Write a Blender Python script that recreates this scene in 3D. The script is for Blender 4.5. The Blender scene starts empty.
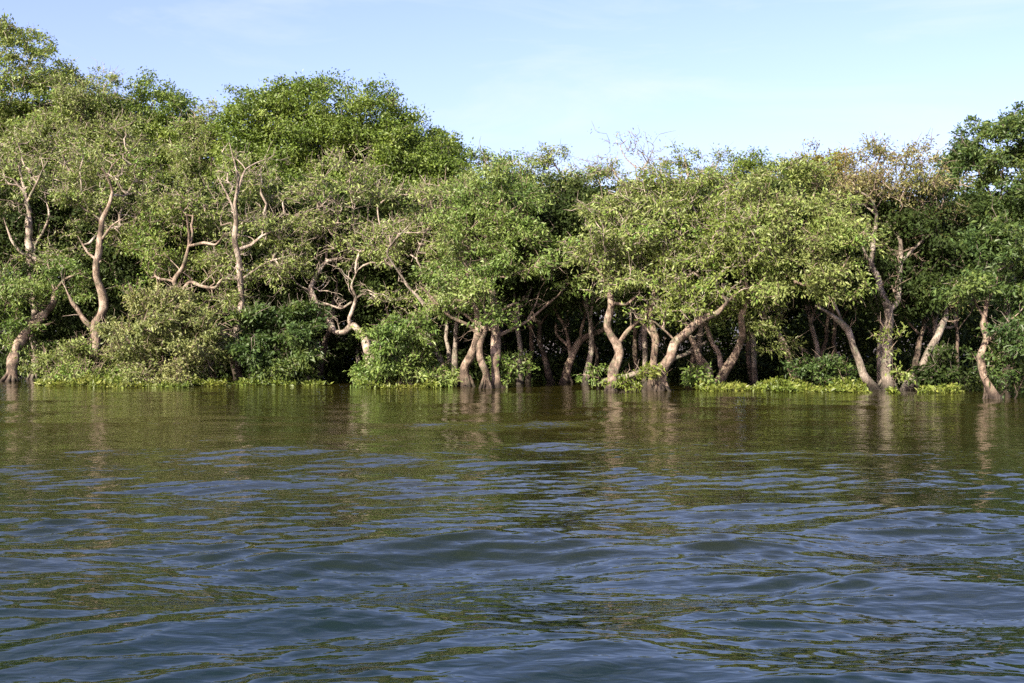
import bpy, math, random
import numpy as np

# ------------------------------------------------------------------ scene, camera, light
scene = bpy.context.scene
rad = math.radians
CAM_H = 2.1          # eye height above the water, from a low boat
FOCAL = 1100.0       # focal length in pixels of the 1024 px wide frame
HORIZON = 336.0      # row of the horizon

cam_data = bpy.data.cameras.new("camera")
cam_data.sensor_width = 36.0
cam_data.lens = 36.0 * FOCAL / 1024.0
cam_data.clip_start = 0.1
cam_data.clip_end = 6000.0
cam = bpy.data.objects.new("camera", cam_data)
scene.collection.objects.link(cam)
cam.location = (0, 0, CAM_H)
cam.rotation_euler = (rad(90) - math.atan((341.5 - HORIZON) / FOCAL), 0, 0)
scene.camera = cam

SUN_EL = rad(31)
SUN_AZ = rad(32)     # degrees the sun stands to the left of straight behind the camera
sun_to = np.array([-math.sin(SUN_AZ) * math.cos(SUN_EL), -math.cos(SUN_AZ) * math.cos(SUN_EL), math.sin(SUN_EL)])

world = bpy.data.worlds.new("World")
scene.world = world
world.use_nodes = True
wn, wl = world.node_tree.nodes, world.node_tree.links
bg = wn["Background"]
sky = wn.new("ShaderNodeTexSky")
sky.sky_type = 'NISHITA'
sky.sun_disc = False
sky.sun_elevation = SUN_EL
sky.sun_rotation = math.atan2(sun_to[0], sun_to[1])
sky.altitude = 0.0
sky.air_density = 1.0
sky.dust_density = 2.6
sky.ozone_density = 3.4
haze_tint = wn.new("ShaderNodeMix")          # hazy air: a little less green than the clean sky
haze_tint.data_type = 'RGBA'
haze_tint.blend_type = 'MULTIPLY'
haze_tint.inputs[0].default_value = 1.0
haze_tint.inputs[7].default_value = (1.045, 0.856, 0.985, 1)
wl.new(sky.outputs[0], haze_tint.inputs[6])
# a faint wisp or two of cirrus
ctex = wn.new("ShaderNodeTexCoord")
cmap = wn.new("ShaderNodeMapping")
cmap.inputs["Rotation"].default_value = (0.0, rad(-24), rad(10))
cmap.inputs["Scale"].default_value = (2.2, 2.0, 11.0)
wl.new(ctex.outputs["Generated"], cmap.inputs["Vector"])
cno = wn.new("ShaderNodeTexNoise")
cno.inputs["Scale"].default_value = 1.7
cno.inputs["Detail"].default_value = 7.0
cno.inputs["Roughness"].default_value = 0.6
cno.inputs["Distortion"].default_value = 0.6
wl.new(cmap.outputs[0], cno.inputs["Vector"])
cmr = wn.new("ShaderNodeMapRange")
cmr.inputs["From Min"].default_value = 0.47
cmr.inputs["From Max"].default_value = 0.80
cmr.inputs["To Max"].default_value = 0.5
wl.new(cno.outputs["Fac"], cmr.inputs["Value"])
cmx = wn.new("ShaderNodeMix")
cmx.data_type = 'RGBA'
cmx.inputs[7].default_value = (3.0, 3.2, 3.5, 1)
wl.new(cmr.outputs["Result"], cmx.inputs[0])
wl.new(haze_tint.outputs[2], cmx.inputs[6])
wl.new(cmx.outputs[2], bg.inputs[0])
bg.inputs[1].default_value = 0.109

sd = bpy.data.lights.new("sun", 'SUN')
sd.energy = 5.0
sd.angle = rad(0.53)
sd.color = (1.0, 0.90, 0.73)
so = bpy.data.objects.new("sun", sd)
scene.collection.objects.link(so)
so.location = tuple(sun_to * 200)
from mathutils import Vector
so.rotation_euler = Vector(tuple(sun_to)).to_track_quat('Z', 'Y').to_euler()

scene.view_settings.view_transform = 'Standard'
scene.view_settings.look = 'None'
scene.view_settings.gamma = 1.0
scene.view_settings.exposure = 1.62
scene.render.engine = 'CYCLES'
cy = scene.cycles
cy.max_bounces = 6
cy.diffuse_bounces = 3
cy.glossy_bounces = 3
cy.transmission_bounces = 3
cy.sample_clamp_indirect = 3.0
cy.use_denoising = False
cy.denoising_input_passes = 'RGB_ALBEDO_NORMAL'
cy.denoising_prefilter = 'ACCURATE'

# ------------------------------------------------------------------ helpers
COL = scene.collection


def at(px, py, Y):
    """World point seen at a pixel of the photograph at distance Y."""
    return np.array([(px - 512.0) / FOCAL * Y, Y, CAM_H + (HORIZON - py) / FOCAL * Y])


def mesh_obj(name, verts, faces_flat, fsize, mat, parent=None, smooth=False):
    me = bpy.data.meshes.new(name)
    verts = np.asarray(verts, dtype=np.float32)
    nf = len(faces_flat) // fsize
    me.vertices.add(len(verts))
    me.vertices.foreach_set("co", verts.ravel())
    me.loops.add(len(faces_flat))
    me.loops.foreach_set("vertex_index", np.asarray(faces_flat, dtype=np.int32))
    me.polygons.add(nf)
    me.polygons.foreach_set("loop_start", np.arange(0, nf * fsize, fsize, dtype=np.int32))
    me.polygons.foreach_set("loop_total", np.full(nf, fsize, dtype=np.int32))
    me.polygons.foreach_set("use_smooth", np.full(nf, smooth, dtype=bool))
    me.update(calc_edges=True)
    me.materials.append(mat)
    o = bpy.data.objects.new(name, me)
    COL.objects.link(o)
    if parent is not None:
        o.parent = parent
    return o


def empty(name, loc, label, cat, group=None):
    o = bpy.data.objects.new(name, None)
    COL.objects.link(o)
    o.location = tuple(float(v) for v in loc)
    o.empty_display_size = 0.3
    o["label"] = label
    o["category"] = cat
    if group:
        o["group"] = group
    return o


def unit(v):
    return v / (np.linalg.norm(v, axis=-1, keepdims=True) + 1e-9)


def smooth_path(P, step=0.12):
    """Catmull-Rom through the rows of P (x, y, z, radius), resampled at about step metres."""
    P = np.asarray(P, float)
    if len(P) == 2:
        P = np.vstack([P[0], (P[0] + P[1]) / 2, P[1]])
    Q = np.vstack([2 * P[0] - P[1], P, 2 * P[-1] - P[-2]])
    out = []
    for i in range(1, len(Q) - 2):
        n = max(2, int(np.linalg.norm(Q[i + 1, :3] - Q[i, :3]) / step))
        t = np.linspace(0, 1, n, endpoint=False)[:, None]
        a, b, c, d = Q[i - 1], Q[i], Q[i + 1], Q[i + 2]
        lin = b + (c - b) * t
        out.append(0.45 * lin + 0.55 * 0.5 * (2 * b + (c - a) * t + (2 * a - 5 * b + 4 * c - d) * t ** 2 + (3 * b - a - 3 * c + d) * t ** 3))
    out.append(P[-1][None])
    R = np.vstack(out)
    R[:, 3] = np.maximum(R[:, 3], 0.004)
    return R


class Tubes:
    def __init__(self):
        self.v, self.f, self.n = [], [], 0

    def add(self, C, r, sides, rng=None, lump=0.0):
        C = np.asarray(C, float)
        m = len(C)
        if m < 2:
            return
        T = unit(np.gradient(C, axis=0))
        if sides > 6:
            U = np.zeros((m, 3))
            u = np.cross(T[0], [0.3, 1, 0.1])
            for i in range(m):
                u = u - T[i] * np.dot(u, T[i])
                u = u / (np.linalg.norm(u) + 1e-9)
                U[i] = u
        else:
            d = C[-1] - C[0]
            ref = np.eye(3)[np.argmin(np.abs(d))]
            U = unit(np.cross(T, ref))
        V = np.cross(T, U)
        th = np.linspace(0, 2 * np.pi, sides, endpoint=False)
        R = np.repeat(np.asarray(r, float)[:, None], sides, 1)
        if lump and rng is not None:
            s = np.arange(m) * 0.12
            for _ in range(5):
                k = rng.integers(1, 4)
                R = R * (1 + lump * np.sin(k * th[None] + s[:, None] * rng.uniform(1.2, 7) + rng.uniform(0, 6.28)))
        ring = C[:, None] + R[..., None] * (np.cos(th)[None, :, None] * U[:, None] + np.sin(th)[None, :, None] * V[:, None])
        self.v.append(ring.reshape(-1, 3))
        i = np.arange(m - 1)[:, None] * sides
        j = np.arange(sides)[None]
        k = (j + 1) % sides
        F = np.stack([i + j, i + k, i + sides + k, i + sides + j], -1).reshape(-1, 4) + self.n
        self.f.append(F)
        self.n += m * sides

    def build(self, name, mat, parent):
        if not self.v:
            return None
        return mesh_obj(name, np.vstack(self.v), np.vstack(self.f).ravel(), 4, mat, parent, smooth=True)


def leaf_mesh(name, C, out, L, W, mat, parent, rng, up=0.5, droop=0.35, spread=1.0):
    """One quad per leaf: base, side, tip, side, folded along the midrib."""
    n = len(C)
    d = unit(rng.normal(size=(n, 3)) * spread + out * 0.7 + np.array([0, 0, -droop]))
    nn = rng.normal(size=(n, 3)) * 0.55 + out * 0.55 + np.array([0, 0, up])
    nn = unit(nn - d * np.sum(nn * d, 1, keepdims=True))
    s = np.cross(d, nn)
    l = (L * rng.uniform(0.45, 1.5, n))[:, None]
    w = (W * rng.uniform(0.7, 1.3, n))[:, None]
    base = C
    a = C + d * l * 0.48 + s * w * 0.5 + nn * w * 0.18
    tip = C + d * l - np.array([0, 0, 1]) * l * 0.08
    b = C + d * l * 0.48 - s * w * 0.5 + nn * w * 0.18
    V = np.stack([base, a, tip, b], 1).reshape(-1, 3)
    return mesh_obj(name, V, np.arange(4 * n, dtype=np.int32), 4, mat, parent)


# ------------------------------------------------------------------ materials
def new_mat(name):
    m = bpy.data.materials.new(name)
    m.use_nodes = True
    return m, m.node_tree.nodes, m.node_tree.links, m.node_tree.nodes["Principled BSDF"]


def leaf_mat(name, cols, transl=0.3, rough=0.45, spec=0.35, patch=0.6):
    """cols: a list of leaf colours; each leaf picks its own, with a drift from clump to clump."""
    m, n, l, p = new_mat(name)
    geo = n.new("ShaderNodeNewGeometry")
    tex = n.new("ShaderNodeTexCoord")
    noi = n.new("ShaderNodeTexNoise")
    noi.inputs["Scale"].default_value = 0.55
    noi.inputs["Detail"].default_value = 2.0
    l.new(tex.outputs["Object"], noi.inputs["Vector"])
    st = n.new("ShaderNodeMapRange")
    st.inputs["From Min"].default_value = 0.3
    st.inputs["From Max"].default_value = 0.7
    l.new(noi.outputs["Fac"], st.inputs["Value"])
    mx = n.new("ShaderNodeMix")
    mx.data_type = 'FLOAT'
    mx.inputs[0].default_value = patch
    l.new(geo.outputs["Random Per Island"], mx.inputs[2])
    l.new(st.outputs["Result"], mx.inputs[3])
    rp = n.new("ShaderNodeValToRGB")
    els = rp.color_ramp.elements
    els[0].position, els[0].color = 0.12, (*cols[0], 1)
    els[1].position, els[1].color = 0.88, (*cols[-1], 1)
    for k, c in enumerate(cols[1:-1]):
        e = els.new(0.12 + 0.76 * (k + 1) / (len(cols) - 1))
        e.color = (*c, 1)
    l.new(mx.outputs[0], rp.inputs[0])
    # a brightness of its own for every leaf
    mul = n.new("ShaderNodeMath")
    mul.operation = 'MULTIPLY_ADD'
    mul.inputs[1].default_value = 17.31
    mul.inputs[2].default_value = 0.0
    l.new(geo.outputs["Random Per Island"], mul.inputs[0])
    fr = n.new("ShaderNodeMath")
    fr.operation = 'FRACT'
    l.new(mul.outputs[0], fr.inputs[0])
    mr = n.new("ShaderNodeMapRange")
    mr.inputs["To Min"].default_value = 0.65
    mr.inputs["To Max"].default_value = 1.35
    l.new(fr.outputs[0], mr.inputs["Value"])
    hsv = n.new("ShaderNodeHueSaturation")
    l.new(rp.outputs[0], hsv.inputs["Color"])
    l.new(mr.outputs["Result"], hsv.inputs["Value"])
    l.new(hsv.outputs[0], p.inputs["Base Color"])
    p.inputs["Roughness"].default_value = rough
    p.inputs["Specular IOR Level"].default_value = spec
    tr = n.new("ShaderNodeBsdfTranslucent")
    yel = n.new("ShaderNodeMix")
    yel.data_type = 'RGBA'
    yel.blend_type = 'MULTIPLY'
    yel.inputs[0].default_value = 1.0
    yel.inputs[7].default_value = (1.15, 1.2, 0.55, 1)
    l.new(hsv.outputs[0], yel.inputs[6])
    l.new(yel.outputs[2], tr.inputs["Color"])
    ms = n.new("ShaderNodeMixShader")
    ms.inputs[0].default_value = transl
    l.new(p.outputs[0], ms.inputs[1])
    l.new(tr.outputs[0], ms.inputs[2])
    l.new(ms.outputs[0], n["Material Output"].inputs["Surface"])
    return m


def bark_mat(name, dark, mid, light, bump=0.6):
    m, n, l, p = new_mat(name)
    tex = n.new("ShaderNodeTexCoord")
    mp = n.new("ShaderNodeMapping")
    mp.inputs["Scale"].default_value = (1, 1, 0.35)
    l.new(tex.outputs["Object"], mp.inputs["Vector"])
    n1 = n.new("ShaderNodeTexNoise")
    n1.inputs["Scale"].default_value = 13.0
    n1.inputs["Detail"].default_value = 8.0
    n1.inputs["Roughness"].default_value = 0.7
    l.new(mp.outputs[0], n1.inputs["Vector"])
    n2 = n.new("ShaderNodeTexNoise")
    n2.inputs["Scale"].default_value = 2.0
    n2.inputs["Detail"].default_value = 5.0
    l.new(tex.outputs["Object"], n2.inputs["Vector"])
    mm = n.new("ShaderNodeMix")
    mm.data_type = 'FLOAT'
    mm.inputs[0].default_value = 0.55
    l.new(n1.outputs["Fac"], mm.inputs[2])
    l.new(n2.outputs["Fac"], mm.inputs[3])
    rp = n.new("ShaderNodeValToRGB")
    e = rp.color_ramp.elements
    e[0].position, e[0].color = 0.43, (*dark, 1)
    e[1].position, e[1].color = 0.58, (*light, 1)
    k = e.new(0.5)
    k.color = (*mid, 1)
    l.new(mm.outputs[0], rp.inputs[0])
    n3 = n.new("ShaderNodeTexNoise")
    n3.inputs["Scale"].default_value = 4.3
    n3.inputs["Detail"].default_value = 6.0
    n3.inputs["Roughness"].default_value = 0.65
    l.new(tex.outputs["Object"], n3.inputs["Vector"])
    lm = n.new("ShaderNodeMapRange")
    lm.inputs["From Min"].default_value = 0.54
    lm.inputs["From Max"].default_value = 0.60
    lm.inputs["To Max"].default_value = 0.7
    l.new(n3.outputs["Fac"], lm.inputs["Value"])
    lich = n.new("ShaderNodeMix")
    lich.data_type = 'RGBA'
    lich.inputs[7].default_value = (mid[0] * 0.55 + 0.02, mid[1] * 0.75 + 0.02, mid[2] * 0.6 + 0.015, 1)
    l.new(lm.outputs["Result"], lich.inputs[0])
    l.new(rp.outputs[0], lich.inputs[6])
    # tide mark: the bark that stands in the water is stained dark
    geo = n.new("ShaderNodeNewGeometry")
    sp = n.new("ShaderNodeSeparateXYZ")
    l.new(geo.outputs["Position"], sp.inputs[0])
    ad = n.new("ShaderNodeMath")
    ad.operation = 'MULTIPLY_ADD'
    ad.inputs[1].default_value = -0.25
    l.new(n1.outputs["Fac"], ad.inputs[0])
    l.new(sp.outputs["Z"], ad.inputs[2])
    mr = n.new("ShaderNodeMapRange")
    mr.inputs["From Min"].default_value = -0.05
    mr.inputs["From Max"].default_value = 0.34
    mr.inputs["To Min"].default_value = 0.2
    mr.inputs["To Max"].default_value = 1.0
    l.new(ad.outputs[0], mr.inputs["Value"])
    mu = n.new("ShaderNodeMix")
    mu.data_type = 'RGBA'
    mu.blend_type = 'MULTIPLY'
    mu.inputs[0].default_value = 1.0
    l.new(lich.outputs[2], mu.inputs[6])
    l.new(mr.outputs["Result"], mu.inputs[7])
    l.new(mu.outputs[2], p.inputs["Base Color"])
    p.inputs["Roughness"].default_value = 0.85
    p.inputs["Specular IOR Level"].default_value = 0.2
    bp = n.new("ShaderNodeBump")
    bp.inputs["Strength"].default_value = bump
    bp.inputs["Distance"].default_value = 0.12
    l.new(n1.outputs["Fac"], bp.inputs["Height"])
    l.new(bp.outputs[0], p.inputs["Normal"])
    return m


LEAF = {
    'grey':   leaf_mat("grey_green_leaves", [(0.112, 0.125, 0.036), (0.115, 0.160, 0.038), (0.185, 0.213, 0.068), (0.160, 0.213, 0.050), (0.100, 0.188, 0.028)]),
    'green':  leaf_mat("fresh_green_leaves", [(0.066, 0.120, 0.024), (0.115, 0.172, 0.036), (0.185, 0.225, 0.068)]),
    'dense':  leaf_mat("deep_green_leaves", [(0.060, 0.102, 0.014), (0.100, 0.150, 0.022), (0.155, 0.195, 0.036)]),
    'olive':  leaf_mat("olive_leaves", [(0.105, 0.116, 0.030), (0.102, 0.148, 0.028), (0.160, 0.192, 0.046), (0.135, 0.190, 0.038), (0.090, 0.170, 0.024)]),
    'sage':   leaf_mat("sage_leaves", [(0.108, 0.139, 0.040), (0.167, 0.194, 0.061), (0.255, 0.257, 0.110)]),
    'brown':  leaf_mat("browning_leaves", [(0.110, 0.128, 0.036), (0.155, 0.148, 0.052), (0.200, 0.158, 0.075)]),
    'dark':   leaf_mat("shade_toned_leaves", [(0.016, 0.028, 0.007), (0.024, 0.040, 0.009), (0.038, 0.052, 0.012)], rough=0.6, spec=0.12, transl=0.15),  # shade of the forest interior is put into this leaf colour
    'bluish': leaf_mat("dark_glossy_leaves", [(0.033, 0.064, 0.018), (0.053, 0.090, 0.022), (0.105, 0.138, 0.032)], rough=0.45, spec=0.3),
    'yellow': leaf_mat("yellow_green_leaves", [(0.065, 0.100, 0.016), (0.110, 0.145, 0.022), (0.18, 0.19, 0.042)]),
    'gold':   leaf_mat("golden_green_leaves", [(0.100, 0.088, 0.010), (0.135, 0.118, 0.014), (0.17, 0.145, 0.022)]),
}
BARK = {
    'pink': bark_mat("pinkish_bark", (0.060, 0.045, 0.034), (0.165, 0.122, 0.090), (0.29, 0.230, 0.178)),
    'pale': bark_mat("pale_bark", (0.085, 0.068, 0.052), (0.22, 0.175, 0.138), (0.36, 0.305, 0.25)),
    'grey': bark_mat("grey_bark", (0.07, 0.058, 0.046), (0.15, 0.125, 0.10), (0.27, 0.23, 0.19)),
    'dark': bark_mat("dark_bark", (0.035, 0.027, 0.02), (0.08, 0.06, 0.045), (0.14, 0.105, 0.08)),
}

# species: leaf material, leaf length and width, spacing of the clumps, leaves per clump, clump radius, bark of trunk and twigs
SPEC = {
    'grey':   dict(leaf='grey', tw=1.0, L=0.17, W=0.070, sp=0.56, n=29, cr=0.34, bark='pink', twig='pale'),
    'green':  dict(leaf='green', tw=0.6, L=0.165, W=0.070, sp=0.52, n=42, cr=0.34, bark='pink', twig='pink'),
    'olive':  dict(leaf='olive', tw=0.9, L=0.17, W=0.070, sp=0.54, n=30, cr=0.34, bark='pink', twig='pale'),
    'brown':  dict(leaf='brown', tw=0.7, L=0.15, W=0.062, sp=0.54, n=28, cr=0.36, bark='grey', twig='pink'),
    'dense':  dict(leaf='dense', tw=0.03, stray=0.0, fmin=0.78, lump=0.035, bough=2.0, L=0.18, W=0.09, sp=0.60, n=74, cr=0.46, bark='grey', twig='grey'),
    'densew': dict(leaf='olive', tw=0.8, fmin=0.72, lump=0.05, stray=0.01, bough=2.5, L=0.21, W=0.100, sp=0.68, n=48, cr=0.44, bark='grey', twig='pale'),
    'bluish': dict(leaf='bluish', L=0.19, W=0.085, sp=0.55, n=46, cr=0.34, bark='dark', twig='grey'),
    'gold':   dict(leaf='gold', L=0.18, W=0.075, sp=0.55, n=40, cr=0.38, bark='grey', twig='grey'),
    'bare':   dict(leaf='brown', tw=1.0, L=0.13, W=0.055, sp=0.70, n=7, cr=0.36, bark='pale', twig='grey'),
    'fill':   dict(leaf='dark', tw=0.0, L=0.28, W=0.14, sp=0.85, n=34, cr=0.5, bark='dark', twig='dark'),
    'sage':   dict(leaf='sage', tw=0.8, L=0.17, W=0.070, sp=0.42, n=34, cr=0.28, bark='dark', twig='pink'),
    'bush':   dict(leaf='dark', L=0.20, W=0.100, sp=0.42, n=34, cr=0.27, bark='dark', twig='grey'),
    'fresh':  dict(leaf='green', L=0.18, W=0.080, sp=0.42, n=32, cr=0.26, bark='dark', twig='pink'),
    'sprout': dict(leaf='yellow', L=0.20, W=0.075, sp=0.38, n=24, cr=0.24, bark='dark', twig='pink'),
}

# ------------------------------------------------------------------ water and ground
def build_water():
    rng = np.random.default_rng(5)
    rows = np.concatenate([np.linspace(-1500, 0, 12, endpoint=False), np.linspace(0, 4.2, 8, endpoint=False),
                           np.geomspace(4.2, 64.0, 800), np.array([75, 100, 160, 300, 800, 2500, 4500.])])
    s = np.concatenate([[-60, -20, -8, -4, -2.2, -1.5], np.linspace(-1, 1, 760), [1.5, 2.2, 4, 8, 20, 60]])
    hw = 6 + 0.52 * np.clip(rows, 0, 70)
    X = s[None] * hw[:, None]
    Y = np.repeat(rows[:, None], len(s), 1)
    Z = np.zeros_like(X)
    DX = np.zeros_like(X)
    DY = np.zeros_like(X)
    gap = np.maximum(hw * 2 / 760, np.gradient(rows))[:, None]
    inside = (np.clip(1.25 - np.abs(s), 0, 0.25) * 4)[None] * (np.clip((rows - 2.5) / 2, 0, 1) * np.clip((66 - rows) / 6, 0, 1))[:, None]
    calm = np.interp(rows, [4, 14, 24, 36, 46, 60], [1.0, 0.92, 0.58, 0.42, 0.32, 0.15])[:, None]

    fine = np.interp(rows, [4, 8, 12, 17, 22, 30, 45], [0.75, 0.95, 1.4, 1.05, 0.55, 0.36, 0.22])[:, None]

    def patch(scale, lo, hi):
        w = np.zeros_like(X)
        for _ in range(6):
            a = rng.uniform(0, 6.28)
            k = 6.28 / (scale * rng.uniform(0.6, 1.6))
            w += np.sin(k * (X * math.cos(a) + 0.8 * Y * math.sin(a)) + rng.uniform(0, 6.28))
        w = 0.5 + 0.5 * np.tanh(w * 0.7)
        return lo + (hi - lo) * w

    def wave(lam, ang, ka, env):
        nonlocal Z, DX, DY
        k = 6.2832 / lam
        dx, dy = math.sin(ang), -math.cos(ang)
        # crests bend a little, so that no line runs straight
        bend = 0.9 * np.sin(0.33 * X / max(lam, 0.8) + rng.uniform(0, 6.28)) * np.sin(0.21 * Y / max(lam, 0.8) + rng.uniform(0, 6.28))
        ph = k * (X * dx + Y * dy) + rng.uniform(0, 6.2832) + bend
        A = ka / k * env * np.clip(lam / (3.4 * gap) - 1, 0, 1)
        Z += A * np.cos(ph)
        DX -= A * dx * np.sin(ph) * 0.9
        DY -= A * dy * np.sin(ph) * 0.9

    p_big = patch(13, 0.25, 1.15)
    for lam, ang, ka in [(4.6, 0.28, 0.080), (3.4, -0.35, 0.076), (2.6, 0.12, 0.074), (1.9, 0.62, 0.062), (1.5, -0.5, 0.048)]:
        wave(lam, ang, ka, p_big * np.maximum(calm, 0.1) ** 1.6)
    for grp, (l0, l1, cnt, kk) in enumerate([(1.0, 1.6, 6, 0.009), (0.5, 0.9, 11, 0.011), (0.26, 0.5, 18, 0.023), (0.12, 0.26, 20, 0.024)]):
        env = patch(4.0 - grp * 0.6, 0.35, 1.35) * fine
        for _ in range(cnt):
            wave(rng.uniform(l0, l1), rng.normal(0.06, 0.42), kk * rng.uniform(0.7, 1.3), env)
    # two wake ridges rolling in towards the bank
    for (y0, slope, wdt, h, x0, x1) in [(26.5, 0.02, 0.75, 0.055, -18, -5), (26.0, -0.01, 0.7, 0.05, -5.5, 3.5), (20.0, 0.03, 0.8, 0.045, -11, 12), (9.3, 0.06, 0.5, 0.12, 0.8, 3.8), (8.4, -0.05, 0.5, 0.06, -5, -0.5)]:
        d = (Y - (y0 + slope * X + 0.25 * np.sin(X * 0.7))) / wdt
        e = 1 / (1 + np.exp(-(X - x0) * 1.2)) / (1 + np.exp((X - x1) * 1.2))
        Z += h * np.exp(-d * d) * e
    Z *= inside
    X2 = X + DX * inside
    Y2 = Y + DY * inside
    R, S = X.shape
    V = np.stack([X2, Y2, Z], -1).reshape(-1, 3)
    i = np.arange(R - 1)[:, None] * S
    j = np.arange(S - 1)[None]
    F = np.stack([i + j, i + j + 1, i + S + j + 1, i + S + j], -1).reshape(-1)
    m, n, l, p = new_mat("murky_river_water")
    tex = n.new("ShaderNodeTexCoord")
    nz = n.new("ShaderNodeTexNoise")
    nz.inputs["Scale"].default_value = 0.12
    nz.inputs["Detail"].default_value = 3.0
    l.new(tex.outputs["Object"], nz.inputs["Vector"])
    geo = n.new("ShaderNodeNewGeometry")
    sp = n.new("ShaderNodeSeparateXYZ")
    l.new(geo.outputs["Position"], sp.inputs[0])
    olive_far = n.new("ShaderNodeMath")  # base colour runs from dark green near to olive far, broken by noise
    olive_far.operation = 'MULTIPLY_ADD'
    olive_far.inputs[1].default_value = 22.0
    l.new(nz.outputs["Fac"], olive_far.inputs[0])
    l.new(sp.outputs["Y"], olive_far.inputs[2])
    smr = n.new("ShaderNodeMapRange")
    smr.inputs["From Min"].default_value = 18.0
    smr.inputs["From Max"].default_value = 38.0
    l.new(olive_far.outputs[0], smr.inputs["Value"])
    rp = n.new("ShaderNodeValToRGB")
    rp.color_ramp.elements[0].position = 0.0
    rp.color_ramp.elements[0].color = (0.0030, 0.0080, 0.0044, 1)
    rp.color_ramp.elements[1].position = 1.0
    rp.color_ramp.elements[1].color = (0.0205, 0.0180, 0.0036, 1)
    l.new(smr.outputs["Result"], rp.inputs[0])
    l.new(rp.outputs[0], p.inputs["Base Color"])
    p.inputs["Roughness"].default_value = 0.004
    p.inputs["IOR"].default_value = 1.42
    mp = n.new("ShaderNodeMapping")
    mp.inputs["Rotation"].default_value = (0, 0, rad(8))
    mp.inputs["Scale"].default_value = (0.45, 1.0, 1.0)
    l.new(tex.outputs["Object"], mp.inputs["Vector"])
    b1 = n.new("ShaderNodeTexNoise")
    b1.inputs["Scale"].default_value = 8.0
    b1.inputs["Detail"].default_value = 2.0
    b1.inputs["Roughness"].default_value = 0.5
    b1.inputs["Distortion"].default_value = 0.4
    l.new(mp.outputs[0], b1.inputs["Vector"])
    bm = n.new("ShaderNodeBump")
    bm.inputs["Strength"].default_value = 1.0
    bm.inputs["Distance"].default_value = 0.011
    l.new(b1.outputs["Fac"], bm.inputs["Height"])
    l.new(bm.outputs[0], p.inputs["Normal"])
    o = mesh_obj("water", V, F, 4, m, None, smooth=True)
    o["kind"] = "structure"
    return o


def build_ground():
    rng = np.random.default_rng(8)
    ys = np.concatenate([[-1500, -300, -40, 20, 40], np.linspace(48, 100, 60), [130, 200, 400, 1200, 4500]])
    xs = np.concatenate([[-4500, -900, -200, -80], np.linspace(-50, 50, 90), [80, 200, 900, 4500]])
    X, Y = np.meshgrid(xs, ys)
    edge = 60.0 - 0.33 * np.clip(X, -60, 60) * 0.9 + 1.6 * np.sin(X * 0.35) + 0.8 * np.sin(X * 0.83 + 1)
    Z = -1.6 + 2.2 / (1 + np.exp(-(Y - edge) / 2.2)) + 0.12 * np.sin(X * 1.1 + Y * 0.7)
    V = np.stack([X, Y, Z], -1).reshape(-1, 3)
    R, S = X.shape
    i = np.arange(R - 1)[:, None] * S
    j = np.arange(S - 1)[None]
    F = np.stack([i + j, i + j + 1, i + S + j + 1, i + S + j], -1).reshape(-1)
    m, n, l, p = new_mat("dark_mud")
    nz = n.new("ShaderNodeTexNoise")
    nz.inputs["Scale"].default_value = 1.5
    nz.inputs["Detail"].default_value = 8.0
    rp = n.new("ShaderNodeValToRGB")
    rp.color_ramp.elements[0].color = (0.02, 0.015, 0.009, 1)
    rp.color_ramp.elements[1].color = (0.07, 0.05, 0.03, 1)
    l.new(nz.outputs["Fac"], rp.inputs[0])
    l.new(rp.outputs[0], p.inputs["Base Color"])
    p.inputs["Roughness"].default_value = 0.9
    o = mesh_obj("ground", V, F, 4, m, None, smooth=True)
    o["kind"] = "structure"


build_water()
build_ground()

# ------------------------------------------------------------------ plants
SEED = [100]


def lobe_points(lobes, sp, rng, stray=0.06, fmin=0.45, lump=0.08, bough=7.0):
    """Clump centres spread through the outer part of each lobe, and the way out of the crown at each."""
    C, O = [], []
    for (c, r) in lobes:
        area = 4 * np.pi * ((r[0] * r[1]) ** 1.6 / 3 + (r[0] * r[2]) ** 1.6 / 3 + (r[1] * r[2]) ** 1.6 / 3) ** (1 / 1.6)
        n = max(5, int(area / sp ** 2))
        nb = max(4, int(n / bough))
        d = unit(rng.normal(size=(nb, 3)))
        d = d[(d[:, 2] > -0.75) | (rng.random(nb) < 0.5)]
        # uneven outline: a few low waves over the sphere
        bump = np.ones(len(d))
        for _ in range(5):
            a = unit(rng.normal(size=3))
            bump += lump * np.sin(4.2 * d @ a + rng.uniform(0, 6.28))
        f = rng.uniform(fmin, 1.0, len(d)) ** 0.6 * bump
        st = rng.random(len(d)) < stray          # stray sprays that stick out
        f[st] *= rng.uniform(1.05, 1.22, st.sum())
        cen = c + d * r * f[:, None]
        # every bough carries a handful of clumps in a flattish layer
        own = rng.integers(0, len(cen), n)
        off = rng.normal(size=(n, 3)) * np.array([0.7, 0.7, 0.36]) * sp
        C.append(cen[own] + off)
        O.append(unit(d[own] + off * 0.5))
    return np.vstack(C), np.vstack(O)


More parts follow.
